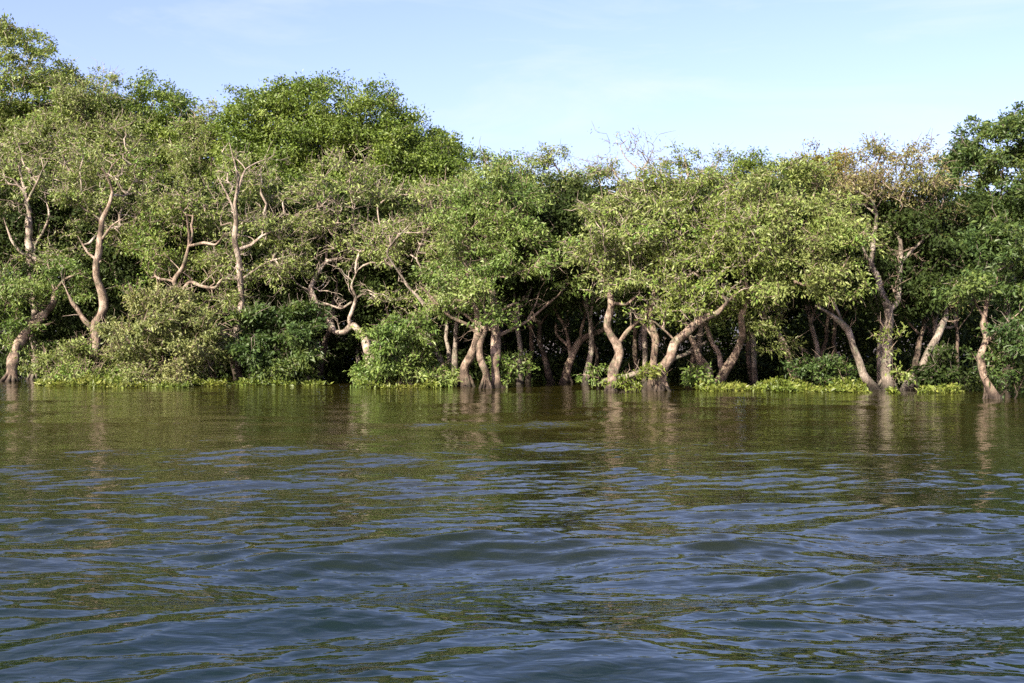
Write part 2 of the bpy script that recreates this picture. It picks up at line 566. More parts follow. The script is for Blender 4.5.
def grow(name, label, cat, base, stems, lobes, spec, group=None, part=('trunk', 'limb', 'crown'), leafy=1.0,
         wander=0.22, auto=True, twig_r=1.0, bark=None, leaf=None, L=None, loose=0.0, Ylean=0.0, snags=None, front=None):
    if front is None:
        front = 0.2 if name == 'flooded_tree' else 0.0
    if snags is None:
        snags = 0.33 if name == 'flooded_tree' else 0.0
    """base: (px, Y) where it stands. stems: lists of (px, py, width px); the first of each tree-base stem stands in the water,
    a limb starts on the stem it leaves. lobes: (px, py, rx, ry, depth offset)."""
    SEED[0] += 1
    rng = np.random.default_rng(SEED[0])
    S = dict(SPEC[spec])
    if bark:
        S['bark'] = bark
    if leaf:
        S['leaf'] = leaf
    if L:
        S['W'] *= L / S['L']
        S['L'] = L
    px0, Y = base
    k = Y / FOCAL
    origin = np.array([(px0 - 512) * k, Y, 0.0])
    root = empty(name, origin, label, cat, group)
    LB = []
    for lb in lobes:
        px, py, rx, ry = lb[:4]
        off = lb[4] if len(lb) > 4 else (rng.uniform(-1.0, 1.0) * 0.4 - front) * rx * k
        c = at(px, py, Y + off) - origin
        kk = (Y + off) / FOCAL
        LB.append((c, np.array([rx * kk, 0.5 * (rx + ry) * kk * 0.9, ry * kk])))
    C, O = lobe_points(LB, S['sp'], rng, S.get('stray', 0.06), S.get('fmin', 0.45), S.get('lump', 0.08), S.get('bough', 7.0))
    ok = C[:, 2] > 0.15
    C, O = C[ok], O[ok]

    paths, parents = [], []
    if stems:
        for si, st in enumerate(stems):
            limb = False
            if isinstance(st[0], str):
                limb, st = True, st[1:]
            pts = np.array([[p[0], p[1]] for p in st], float)
            wd = np.array([p[2] for p in st], float) * (0.58 if limb else 0.84)
            ln = np.concatenate([[0], np.cumsum(np.linalg.norm(np.diff(pts, axis=0), axis=1))]) * k
            y0, par = 0.0, None
            if limb:
                best = None
                for qi, q in enumerate(paths):
                    if parents[qi][0] is not None:
                        pass
                    dd = np.hypot(q[:, 0] - (pts[0, 0] - px0) * k, q[:, 2] - (CAM_H + (HORIZON - pts[0, 1]) * k))
                    if best is None or dd.min() < best[0]:
                        best = (dd.min(), qi, dd.argmin())
                par, y0 = best[1], paths[best[1]][best[2], 1]
            elif si:
                y0 = rng.uniform(-0.3, 0.3)
            sl = rng.uniform(-wander, wander) * 1.6 + Ylean
            bow = rng.uniform(-wander, wander)
            dep = y0 + sl * ln + bow * np.sin(ln * 1.3) * np.minimum(ln, 1.2)
            if limb:
                dep = y0 + (sl + np.sign(sl) * 0.1) * ln
            # the pixel column and row of each joint, kept at its own depth
            sc = (Y + dep) / Y
            P = np.stack([(pts[:, 0] - 512) * k * sc - origin[0], dep, CAM_H + (HORIZON - pts[:, 1]) * k * sc, wd * k * 0.5], 1)
            if not limb:
                P[0, 2] = min(P[0, 2], 0.02)
                foot = P[0].copy()
                foot[2] = -0.5
                foot[3] *= 1.25
                P = np.vstack([foot, P])
            P = smooth_path(P)
            # crooked growth: small changes of direction every few hand-widths
            kn = np.arange(0, len(P) + 5, 5)
            wob = np.stack([np.interp(np.arange(len(P)), kn, rng.normal(size=len(kn)) * 0.5) for _ in range(3)], 1)
            P[:, :3] += wob * np.minimum(P[:, 3:4] * 1.2, 0.085)
            nt = max(2, len(P) // 3)
            P[-nt:, 3] *= np.linspace(1, 0.42, nt)
            paths.append(P)
            parents.append((par, limb))
    elif auto:
        cen = np.mean([c for c, r in LB], axis=0)
        top = cen.copy()
        zb = min(c[2] - r[2] for c, r in LB)
        h = max(top[2], 0.5)
        r0 = max(0.03, 0.022 * h)
        fork = np.array([cen[0] * 0.35 + rng.normal() * 0.03 * h, cen[1] * 0.35, max(0.2, min(zb, h * 0.45))])
        P = np.array([[0, 0, -0.5, r0 * 1.3], [0, 0, 0.0, r0 * 1.1],
                      [fork[0] * 0.5 + rng.normal() * 0.03 * h, fork[1] * 0.5 + rng.normal() * 0.03 * h, fork[2] * 0.55, r0 * 0.9], [*fork, r0 * 0.75]])
        paths.append(smooth_path(P, 0.2))
        parents.append((None, False))
        for c, r in LB:
            mid = (fork * 0.5 + c * 0.5) + rng.normal(size=3) * 0.05 * h
            P = np.array([[*fork, r0 * 0.55], [*mid, r0 * 0.38], [*(c + np.array([0, 0, 0.3 * r[2]])), r0 * 0.16]])
            paths.append(smooth_path(P, 0.25))
            parents.append((0, True))

    # branch network: each clump joins the wood where the way down is short
    nodes = np.vstack([p[:, :3] for p in paths])
    plen = np.concatenate([np.cumsum(np.r_[0, np.linalg.norm(np.diff(p[:, :3], axis=0), axis=1)]) + (0 if not q[1] else np.linalg.norm(p[0, :3])) for p, q in zip(paths, parents)])
    nrad = np.concatenate([p[:, 3] for p in paths])
    low = nodes[:, 2] < 0.35 * max(0.3, C[:, 2].min())
    plen = plen + low * 50.0
    cap = 20000
    NB = np.zeros((cap, 3))
    NL = np.full(cap, 1e9)
    NR = np.zeros(cap)
    NO = np.zeros(cap, int)
    par = np.full(cap, -1)
    n0 = len(nodes)
    NB[:n0], NL[:n0], NR[:n0] = nodes, plen, nrad
    NO[:n0] = np.concatenate([np.full(len(p), q) for q, p in enumerate(paths)])
    own = {}
    cnt = n0
    dist0 = np.array([np.min(np.sum((nodes[::3] - c) ** 2, 1)) for c in C])
    chains = []
    for ci in np.argsort(dist0):
        c = C[ci]
        d = np.linalg.norm(NB[:cnt] - c, axis=1)
        j = int(np.argmin(d + 0.22 * NL[:cnt]))
        dd = d[j]
        m = max(2, int(dd / 0.3))
        if cnt + m >= cap:
            break
        t = np.arange(1, m + 1)[:, None] / m
        a = NB[j]
        seg = a + (c - a) * t
        sag = np.array([0, 0, 1]) * (np.sin(t * np.pi) * dd * rng.uniform(-0.12, 0.2))
        jit = rng.normal(size=(m, 3)) * min(0.09, dd * 0.09)
        jit[-1] *= 0
        seg = seg + sag + jit
        idx = np.arange(cnt, cnt + m)
        NB[idx] = seg
        NL[idx] = NL[j] + dd * t[:, 0]
        par[idx[0]] = j
        NO[idx] = NO[j]
        own[int(ci)] = NO[j]
        par[idx[1:]] = idx[:-1]
        chains.append((j, idx))
        cnt += m
    # pipe model for the thickness
    acc = np.zeros(cnt)
    tip = 0.0085 * twig_r
    pw = 2.4
    for j, idx in chains:
        acc[idx[-1]] += tip ** pw
    for q in range(cnt - 1, n0 - 1, -1):
        acc[par[q]] += acc[q] if par[q] >= 0 else 0
    R = np.minimum(acc ** (1 / pw), 0.075)
    bws = [Tubes() for _ in paths]
    for j, idx in chains:
        rr = np.concatenate([[min(R[idx[0]] * 1.1, NR[j] if j < n0 else 9)], np.maximum(R[idx], tip)])
        rr[-1] = tip * 0.6
        bws[NO[j]].add(np.vstack([NB[j], NB[idx]]), rr, 4)
    # crooked side branches on the bare limbs
    def snag(bw, p, d, ln, r0, depth):
        q, pts, rr = p.copy(), [p.copy()], [r0]
        m = max(3, int(ln / 0.22))
        for a in range(m):
            d = unit(d + rng.normal(size=3) * 0.42 + np.array([0, 0, 0.05]))
            q = q + d * ln / m
            pts.append(q.copy())
            rr.append(r0 * (1 - 0.85 * (a + 1) / m) + 0.002)
            if depth and rng.random() < 0.6:
                snag(bw, q, unit(d + rng.normal(size=3) * 0.8), ln * rng.uniform(0.35, 0.6), rr[-1] * 0.75, depth - 1)
        bw.add(np.array(pts), rr, 4)
    if snags:
        for qi, (P, (pp, limb)) in enumerate(zip(paths, parents)):
            for a in range(4, len(P), 3):
                if P[a, 2] > 2.0 and P[a, 3] < 0.13 and rng.random() < snags:
                    d = unit(rng.normal(size=3) * np.array([1, 0.8, 0.6]) + np.array([0, -0.2, 0.35]))
                    snag(bws[qi], P[a, :3].copy(), d, rng.uniform(0.5, 1.5), min(0.026, P[a, 3] * 0.6) * twig_r, 2)
    # bare twig ends that stick out of the clumps
    for ci in np.nonzero(rng.random(len(C)) < S.get('tw', 0.3))[0]:
        for _ in range(rng.integers(1, 4)):
            d = unit(O[ci] * 0.7 + rng.normal(size=3) * 0.6 + np.array([0, 0, 0.2]))
            ln = rng.uniform(0.3, 0.85)
            bend = rng.normal(size=3) * 0.16 * ln
            bws[own.get(int(ci), 0)].add(np.stack([C[ci], C[ci] + d * ln * 0.5 + bend, C[ci] + d * ln]), [0.013 * twig_r, 0.010 * twig_r, 0.004], 3)

    # wood
    objs = []
    for q, (P, (pp, limb)) in enumerate(zip(paths, parents)):
        tb = Tubes()
        r = P[:, 3].copy()
        if not limb:
            r *= 1 + 0.22 * np.exp(-np.clip(P[:, 2], 0, 9) / 0.18)
            if stems is None:
                pass
        tb.add(P[:, :3], r, 10 if r.max() > 0.05 else 6, rng, 0.075)
        owner = root
        if limb and pp is not None:
            owner = objs[pp] if parents[pp][0] is None else root
        objs.append(tb.build(part[1] if limb else part[0], BARK[S['bark']], owner))
    if name == 'flooded_tree':
        for P, (pp, limb) in zip(paths, parents):
            i0 = int(np.argmax(P[:, 2] > 0.02))
            r0 = P[i0, 3]
            if limb or r0 < 0.13:
                continue
            for a in rng.uniform(0, 6.28, rng.integers(4, 7)):
                d = np.array([math.cos(a), math.sin(a), 0.0])
                h = rng.uniform(0.18, 0.5)
                i1 = min(len(P) - 1, int(np.argmax(P[:, 2] > h)))
                q = P[i1, :3] + d * P[i1, 3] * 0.72
                f = P[i0, :3] + d * r0 * rng.uniform(1.5, 2.4)
                f[2] = -0.12
                m = (q + f) / 2 - d * r0 * 0.16 + rng.normal(size=3) * 0.02
                rt = Tubes()
                g = smooth_path(np.array([[*q, r0 * 0.22], [*m, r0 * 0.30], [*f, r0 * 0.26]]), 0.08)
                rt.add(g[:, :3], g[:, 3], 7, rng, 0.08)
                rt.build('root', BARK[S['bark']], root)
    for b in bws:
        b.build('branch', BARK[S['twig']], root)

    # leaves
    n = max(1, int(S['n'] * leafy))
    per = rng.poisson(n, len(C))
    if loose:
        per[rng.random(len(C)) < loose] = 0
    idx = np.repeat(np.arange(len(C)), per)
    if len(idx):
        cs = np.array([S['cr'], S['cr'], S['cr'] * 0.62])
        off = rng.normal(size=(len(idx), 3)) * 0.55
        scale = rng.uniform(0.7, 1.3, len(C))[idx][:, None]
        P = C[idx] + off * cs * scale
        keep = P[:, 2] > 0.04
        P, O2 = P[keep], O[idx][keep]
        leaf_mesh(part[2], P, O2, S['L'], S['W'], LEAF[S['leaf']], root, rng)
    return root


T, SH = 'tree', 'shrub'

# ---- far and middle rows behind the front trees
RB = 'tall trees rising behind the front row'
grow('forest_tree', 'tallest olive-green tree, its crown rising to the upper left corner', T, (5, 66), None,
     [(-5, 118, 82, 92, 0), (60, 122, 52, 52, -1), (90, 128, 30, 34, -2), (20, 160, 60, 50, -2)], 'densew', RB, leafy=1.35)
grow('forest_tree', 'grey-green tree on the slope of the left crowns, between tallest tree and dark dome', T, (95, 62), None,
     [(88, 104, 42, 32), (118, 112, 26, 26), (60, 145, 42, 38), (110, 150, 40, 36), (85, 190, 48, 40)], 'grey', RB, leafy=1.5)
grow('forest_tree', 'rounded dark-green dome crown left of the big dense tree', T, (150, 64), None,
     [(150, 126, 40, 44, 0), (125, 135, 30, 34, -.5), (172, 142, 28, 34, -.5), (150, 170, 50, 40, -1)], 'dense', RB)
grow('forest_tree', 'thin grey-green tree in the dip left of the big dense dome', T, (205, 61), None,
     [(198, 150, 30, 36), (215, 130, 18, 24), (180, 170, 32, 30), (205, 200, 40, 35)], 'grey', RB, leafy=1.2)
grow('forest_tree', 'biggest dense dark-green dome of foliage standing behind the pale sinuous trees', T, (330, 60), None,
     [(318, 172, 98, 88, 0), (318, 176, 76, 70, .5), (402, 186, 48, 50, 0), (262, 140, 40, 52, -1), (400, 182, 66, 66, -.5), (440, 196, 36, 46, -1), (300, 215, 66, 40, -3), (380, 215, 60, 40, -3)], 'dense', RB)
grow('forest_tree', 'thin-crowned tree with airy leaf sprays right of the big dense dome', T, (505, 56), None,
     [(492, 176, 34, 20), (520, 168, 24, 16), (480, 205, 40, 30), (530, 200, 36, 28), (500, 240, 50, 36)], 'green', RB, loose=0.15)
grow('forest_tree', 'twiggy tree with a thin forked top between airy sprays and bare tree', T, (560, 57), None,
     [(553, 168, 16, 22), (578, 182, 26, 22), (600, 190, 30, 24), (560, 205, 36, 30), (575, 245, 55, 40)], 'grey', RB, loose=0.1)
grow('bare_tree', 'nearly leafless tree with curled twigs sticking up into the sky', T, (640, 54),
     [[(640, 380, 8), (643, 300, 6), (640, 240, 5), (640, 195, 4), (636, 165, 3)],
      ['l', (639, 175, 2.6), (648, 160, 2), (654, 146, 1.5), (645, 139, 1.2)],
      ['l', (637, 168, 2.6), (626, 158, 2), (620, 146, 1.5), (628, 139, 1.2)],
      ['l', (641, 205, 3), (616, 175, 2), (606, 155, 1.2)]],
     [(636, 152, 22, 14), (610, 165, 18, 16), (655, 160, 14, 14)], 'bare', RB, twig_r=1.1)
grow('forest_tree', 'olive tree with one thin upright sprig, just right of the bare twigs', T, (690, 58), None,
     [(682, 182, 30, 22), (684, 158, 12, 10), (712, 178, 26, 20), (690, 215, 46, 34), (700, 255, 50, 40)], 'olive', RB)
grow('forest_tree', 'small dark olive dome crown standing up above the middle trees', T, (762, 60), None,
     [(762, 172, 28, 24), (745, 188, 24, 22), (782, 184, 22, 22), (760, 220, 46, 36)], 'gold', RB, leaf='dense')
grow('forest_tree', 'golden yellow-green crown left of the brown thin tree', T, (835, 56), None,
     [(836, 170, 26, 22), (815, 175, 24, 24), (850, 195, 25, 25), (825, 215, 46, 36)], 'gold', RB)
grow('forest_tree', 'dark sparse tree behind the brown crown, sky showing between its twigs', T, (930, 54), None,
     [(945, 180, 20, 22), (935, 210, 26, 28), (920, 240, 40, 32), (890, 235, 40, 32)], 'bluish', RB, loose=0.25)
grow('forest_tree', 'tall dark blue-green tree in the upper right corner, gaps in its crown', T, (1005, 47), None,
     [(1003, 172, 46, 64, 0), (972, 170, 26, 34, -.4), (1045, 190, 45, 60, -.5), (968, 222, 30, 34, -.5), (1005, 240, 46, 44, -.8)],
     'bluish', RB, leafy=1.5)

# filling rows deeper in the forest
rngF = np.random.default_rng(77)
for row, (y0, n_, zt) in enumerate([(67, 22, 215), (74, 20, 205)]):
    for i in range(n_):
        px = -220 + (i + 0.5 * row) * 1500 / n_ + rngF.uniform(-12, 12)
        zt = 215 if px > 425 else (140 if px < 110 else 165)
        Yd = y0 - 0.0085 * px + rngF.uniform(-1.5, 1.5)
        grow('forest_tree', 'shade-darkened tree filling the forest deep behind the front trunks', T, (px, Yd), None,
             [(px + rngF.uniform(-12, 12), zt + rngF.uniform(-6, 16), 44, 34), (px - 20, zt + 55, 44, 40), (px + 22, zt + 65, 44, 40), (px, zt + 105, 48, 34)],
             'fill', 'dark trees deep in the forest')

rngM = np.random.default_rng(53)
for px in [15, 70, 130, 190, 250, 310, 360, 410, 455, 520, 585, 645, 700, 755, 815, 880, 935]:
    Yd = 53.2 - 0.0085 * px + rngM.uniform(-0.8, 0.8) + (3.0 if px < 430 else 0)
    low = 28 if px < 430 else 0
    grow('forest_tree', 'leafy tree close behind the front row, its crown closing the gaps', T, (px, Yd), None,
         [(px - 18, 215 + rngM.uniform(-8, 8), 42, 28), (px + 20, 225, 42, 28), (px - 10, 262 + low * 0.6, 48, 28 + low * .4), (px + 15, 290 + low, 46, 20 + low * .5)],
         'dense', 'second row of trees behind the front trunks', leaf='dark', leafy=0.9)  # leaf colour darkened so gaps between the front crowns read as shade

# thin shaded trunks standing under the canopy
rngK = np.random.default_rng(31)
for i, px in enumerate([60, 150, 236, 318, 402, 455, 528, 552, 598, 636, 688, 752, 818, 838, 915, 960]):
    Yd = 56.5 - 0.0115 * px + rngK.uniform(-1.5, 1.5)
    pyb = HORIZON + CAM_H * FOCAL / Yd
    ln = rngK.uniform(-26, 26)
    w = rngK.uniform(4, 8)
    st = [[(px, pyb, w), (px + ln * 0.3 + rngK.uniform(-3, 3), pyb - 28, w * .85), (px + ln * 0.7 + rngK.uniform(-5, 5), pyb - 62, w * .7), (px + ln + rngK.uniform(-6, 6), pyb - 100, w * .5)],
          ['l', (px + ln * 0.6, pyb - 54, w * .55), (px + ln * 0.6 - np.sign(ln) * 16, pyb - 76, w * .4), (px + ln * .6 - np.sign(ln) * 22, pyb - 104, w * .3)]]
    grow('understorey_tree', 'thin crooked trunk standing in the dark shade under the canopy', T, (px, Yd), st,
         [(px + ln, pyb - 118, 34, 20), (px - ln * 0.2, pyb - 105, 30, 18)], 'fill', 'thin shaded trunks under the canopy', bark='dark', leafy=0.8, L=0.22)

# ---- front row, left to right
FR = 'crooked trees standing in the shallows'
grow('flooded_tree', 'pinkish trunk leaning right at the far left edge, standing in the water', T, (11, 51),
     [[(11, 381, 14), (17, 347, 12), (31, 327, 11), (45, 313, 10), (55, 300, 9), (53, 285, 7)],
      ['l', (33, 325, 7), (10, 305, 5), (-8, 292, 4)], ['l', (54, 292, 6), (68, 278, 4), (82, 272, 3)]],
     [(40, 278, 30, 16, -0.6), (5, 296, 26, 24, -0.4), (72, 288, 13, 14, -0.8), (20, 330, 22, 24, .6)], 'green', FR)
grow('flooded_tree', 'tree with bare whitish twisting branches above the leaning left trunk', T, (33, 53.5),
     [[(33, 378, 9), (36, 330, 9), (34, 285, 9), (30, 240, 9), (27, 200, 7), (18, 165, 4)],
      ['l', (33, 262, 6), (40, 258, 5), (22, 253, 5), (12, 240, 4), (4, 218, 3)], ['l', (33, 259, 5), (41, 236, 4.5), (49, 214, 3.5), (46, 198, 2.5)],
      ['l', (32, 258, 6), (52, 260, 5), (68, 256, 4)], ['l', (27, 205, 4.5), (38, 180, 3.5), (47, 162, 2.5)], ['l', (26, 195, 4), (14, 180, 3), (3, 176, 2)]],
     [(28, 185, 42, 34, 1.0), (58, 228, 30, 18, 1.0), (0, 215, 26, 26, .8), (45, 150, 38, 26, 1.5), (20, 262, 24, 10, .4)], 'grey', FR, bark='pale', leafy=0.9, twig_r=1.2, loose=0.12, front=-0.45)
grow('flooded_tree', 'thick pink trunk forking in a V above the left bushes', T, (97, 50.5),
     [[(97, 382, 10), (97, 345, 10), (95, 328, 10), (103, 306, 9.5), (98, 277, 9), (100, 250, 7.5), (103, 223, 6.5), (113, 193, 5.5), (106, 174, 4.5), (101, 167, 3)],
      ['l', (95, 330, 9), (83, 317, 8), (72, 303, 7), (66, 288, 4)], ['l', (107, 177, 4), (112, 167, 2.5), (121, 158, 2)],
      ['l', (99, 262, 5), (88, 252, 3.5), (78, 236, 2.5)], ['l', (101, 240, 4.5), (112, 226, 3), (124, 218, 2)]],
     [(112, 146, 42, 30, .8), (142, 188, 34, 30, .5), (130, 232, 24, 22, .6), (76, 212, 26, 22, .8), (90, 185, 30, 25, 1.0), (66, 255, 14, 12, .6)], 'grey', FR, twig_r=1.15, front=-0.45)
grow('flooded_tree', 'brownish-leaved tree with a horizontal pale limb right of the V-forked trunk', T, (211, 50.5),
     [[(211, 382, 7), (213, 355, 7), (210, 332, 6.5), (198, 318, 6), (184, 300, 5.5), (174, 283, 5), (184, 264, 5), (190, 245, 4.5), (186, 215, 3.5)],
      ['l', (178, 294, 5.5), (190, 281, 5.5), (203, 284, 5.5), (215, 286, 5), (223, 279, 4), (244, 280, 3)],
      ['l', (190, 247, 4.5), (204, 243, 4.5), (217, 245, 3.5), (226, 232, 2.5)]],
     [(160, 245, 38, 28), (178, 210, 34, 24), (150, 275, 24, 18), (214, 302, 26, 16, -.8), (250, 270, 30, 16, -.6), (200, 262, 26, 16, -.7)], 'brown', FR, bark='pink', leafy=1.3, leaf='olive', twig_r=1.1)
grow('flooded_tree', 'pale tree with bare forked white branches in front of the big dense dome', T, (240, 49.5),
     [[(240, 383, 7), (238, 330, 7), (242, 280, 6.5), (236, 245, 6), (236, 215, 5.5), (238, 178, 4), (230, 143, 2.2)],
      ['l', (236, 218, 4), (228, 196, 3.2), (216, 174, 2)], ['l', (237, 195, 4), (246, 170, 3), (268, 158, 2)], ['l', (238, 250, 5), (262, 236, 4), (282, 228, 3)],
      ['l', (241, 280, 4), (270, 262, 3.5), (296, 254, 2.5)]],
     [(234, 172, 32, 26, .4), (238, 262, 20, 14, -.9), (236, 295, 18, 16, -.8), (258, 232, 36, 22, -.4), (288, 258, 34, 24, -.6), (205, 205, 30, 26, 0), (262, 196, 24, 20), (295, 222, 28, 20)], 'grey', FR, bark='pale', leafy=0.85, twig_r=1.2, loose=0.15, front=-0.45)
grow('flooded_tree', 'sinuous pale tree whose trunk makes a U-shaped loop above the bushes', T, (371, 47.5),
     [[(371, 385, 13.5), (369, 358, 11.7), (364, 338, 8.6), (352, 325, 7.9), (343, 332, 6.5), (334, 332, 6.5), (330, 320, 6.5), (317, 307, 6.5), (311, 290, 6.1), (317, 276, 5.8), (327, 263, 5.4), (345, 255, 4.7), (355, 240, 4.0), (353, 220, 3.2), (355, 203, 2.2)],
      ['l', (351, 326, 6.5), (349, 318, 6.1), (355, 299, 5.8), (351, 287, 4.3), (358, 270, 2.9)], ['l', (354, 302, 3.6), (340, 308, 3.6), (323, 302, 2.9)],
      ['l', (327, 263, 4.3), (327, 240, 4.0), (325, 224, 3.6), (317, 204, 3.2), (314, 189, 2.9), (325, 177, 2.5), (339, 161, 1.8)],
      ['l', (326, 228, 2.9), (339, 214, 2.2), (344, 196, 1.4)], ['l', (330, 322, 3.6), (326, 330, 3.6)], ['l', (311, 292, 3.2), (298, 284, 2.5), (288, 270, 1.8)],
      ['l', (346, 254, 3.6), (368, 250, 2.9), (390, 244, 2.2), (402, 232, 1.4)]],
     [(338, 182, 40, 28), (372, 208, 40, 30), (322, 222, 28, 22, 2.0), (360, 246, 30, 18, 1.9), (390, 262, 28, 24, .3), (294, 280, 26, 18, 1.4), (394, 300, 24, 18, .6)], 'grey', FR, bark='pale', leafy=0.75, twig_r=1.35, loose=0.18, front=-0.45, snags=0.6)
grow('flooded_tree', 'slim grey stems leaning left, right of the looped pale tree', T, (447, 47),
     [[(447, 386, 7), (443, 364, 7), (434, 349, 6.5), (426, 329, 6), (427, 311, 5.5), (418, 299, 5), (405, 283, 4)],
      ['l', (427, 312, 4.5), (432, 292, 4), (431, 277, 3.5), (420, 268, 2.5)], ['l', (412, 291, 3.5), (388, 254, 3), (394, 240, 3), (417, 219, 2.2)],
      ['l', (431, 282, 3.5), (415, 259, 3), (424, 237, 2.8), (420, 216, 2)], [(450, 386, 6), (449, 346, 5), (446, 321, 4.5), (440, 300, 3)]],
     [(415, 245, 30, 28), (438, 205, 30, 30, .5), (430, 290, 26, 20), (410, 215, 24, 20), (450, 245, 26, 28)], 'grey', FR, bark='grey', leafy=0.85, twig_r=1.3, loose=0.15, front=-0.45)
grow('flooded_tree', 'short stout trunk with a bulbous base beside the twin upright trunks', T, (466, 45.5),
     [[(466, 384, 14), (467, 364, 11), (476, 346, 10), (479, 331, 8), (474, 300, 6), (467, 274, 5), (458, 250, 3.5)],
      ['l', (478, 334, 6), (470, 327, 5.5), (449, 316, 5), (432, 299, 4), (420, 286, 3)], ['l', (474, 304, 5), (484, 286, 4), (490, 262, 3)]],
     [(452, 262, 30, 26), (470, 222, 32, 30), (440, 300, 22, 15, -.5), (465, 305, 24, 16, -.3)], 'green', FR, leafy=1.0)
grow('flooded_tree', 'twin upright trunks in the middle with a long bare limb reaching right', T, (492, 44),
     [[(487, 389, 10), (483, 364, 8), (481, 345, 7), (487, 326, 6), (484, 305, 5)],
      [(496, 388, 12), (496, 358, 11), (495, 335, 11), (492, 318, 9.5), (493, 302, 8.5), (490, 290, 8), (484, 264, 6.5), (486, 235, 4.5), (492, 205, 3)],
      ['l', (497, 337, 6), (512, 330, 5.5), (529, 319, 4.8), (547, 304, 4.2), (569, 284, 3)], ['l', (493, 330, 7), (479, 325, 6), (458, 310, 4.5), (444, 298, 3.5)],
      ['l', (490, 292, 6), (480, 278, 5), (468, 272, 4.5), (466, 250, 3)], ['l', (493, 318, 5), (508, 306, 5), (518, 303, 4.5), (517, 313, 3.5), (508, 318, 2.5)],
      ['l', (529, 319, 3.5), (535, 304, 3), (541, 288, 2)], ['l', (487, 250, 4), (500, 240, 4), (500, 222, 3)]],
     [(488, 195, 38, 30), (528, 212, 36, 36, .5), (470, 242, 32, 26, -.6), (500, 282, 40, 20, -.9), (548, 255, 30, 28, .6), (515, 250, 36, 30, -.4), (505, 312, 22, 12, -1)], 'green', FR, leafy=1.0, loose=0.1)
grow('flooded_tree', 'shaded leaning trunk with a crooked side limb in the dark hollow', T, (563, 49.5),
     [[(563, 382, 10), (571, 364, 9), (580, 341, 8.5), (592, 334, 7), (605, 327, 5.5), (610, 305, 4)],
      ['l', (572, 360, 7), (569, 345, 6.5), (566, 326, 6), (553, 307, 5), (548, 290, 3.5)], ['l', (568, 344, 5), (556, 335, 4.5), (556, 322, 3.5)], ['l', (580, 342, 6), (585, 312, 5), (580, 280, 4), (578, 240, 3)]],
     [(580, 225, 36, 30), (560, 190, 26, 20), (575, 265, 40, 24), (610, 300, 30, 14, 1), (560, 285, 30, 16, 1)], 'olive', FR, bark='pink', leaf='grey')
grow('flooded_tree', 'single straight trunk forking into a Y, its foot in open water', T, (612, 42),
     [[(612, 392, 13), (615, 369, 12), (618, 344, 11), (610, 328, 9), (612, 302, 8), (613, 284, 6.5), (618, 266, 5), (622, 250, 3.5)],
      ['l', (618, 345, 8), (628, 331, 7.5), (645, 314, 6), (655, 304, 5), (672, 288, 3)], ['l', (613, 302, 5), (626, 304, 4.5), (640, 294, 3.5)], ['l', (612, 290, 5), (602, 275, 4), (590, 262, 2.5)], ['l', (613, 284, 4.5), (640, 272, 3.5), (648, 262, 2.5)]],
     [(616, 238, 44, 30), (588, 262, 34, 22, .4), (642, 262, 36, 24, .3), (622, 205, 38, 26, .8), (622, 275, 30, 12, -.4)], 'olive', FR, leafy=1.0, twig_r=1.25, leaf='grey')
grow('flooded_tree', 'slim upright trunk just left of the thick right-leaning one', T, (651, 43.5),
     [[(651, 391, 9), (655, 361, 8.5), (656, 338, 8), (651, 318, 7), (655, 290, 5.5), (664, 255, 4), (662, 215, 3)], ['l', (655, 340, 5), (640, 322, 4), (632, 306, 3)], ['l', (655, 292, 4), (674, 280, 3.5), (690, 268, 2.5)]],
     [(660, 198, 36, 28), (650, 232, 34, 28), (668, 290, 28, 15, -.3), (684, 225, 34, 30)], 'olive', FR)
grow('flooded_tree', 'thick trunk leaning right from the water beside the slim upright one', T, (659, 42),
     [[(658, 391, 14), (665, 367, 12), (678, 341, 11), (698, 323, 9.5), (716, 311, 7.5), (730, 300, 5), (742, 290, 3.5)],
      ['l', (676, 344, 6), (700, 316, 4.5), (704, 296, 3.5)], ['l', (698, 323, 6), (688, 302, 5), (680, 280, 4), (672, 262, 3)], ['l', (680, 282, 4), (694, 272, 4), (706, 282, 3.5)], ['l', (680, 345, 4), (655, 322, 3.5), (636, 318, 2.5)]],
     [(690, 232, 40, 34), (722, 272, 38, 26, -.4), (694, 302, 34, 17, -.8), (735, 240, 36, 30), (665, 265, 28, 22), (662, 318, 22, 12, -.8)], 'olive', FR, twig_r=1.15)
grow('flooded_tree', 'V-shaped pair of smooth pink trunks behind the floating plants', T, (718, 44.5),
     [[(718, 388, 13), (723, 370, 12), (734, 356, 9.5), (741, 338, 8.5), (741, 318, 7.5), (746, 290, 5), (738, 250, 3.5)],
      ['l', (722, 372, 9.5), (719, 352, 9), (710, 337, 8), (703, 320, 6), (706, 296, 4)], [(712, 387, 10), (708, 371, 9), (698, 352, 8), (690, 335, 6.5), (684, 315, 4.5)]],
     [(720, 195, 40, 26), (752, 222, 36, 30), (744, 302, 28, 17, -.8), (710, 225, 34, 26), (700, 318, 22, 13, -.6), (735, 262, 34, 24)], 'olive', FR)
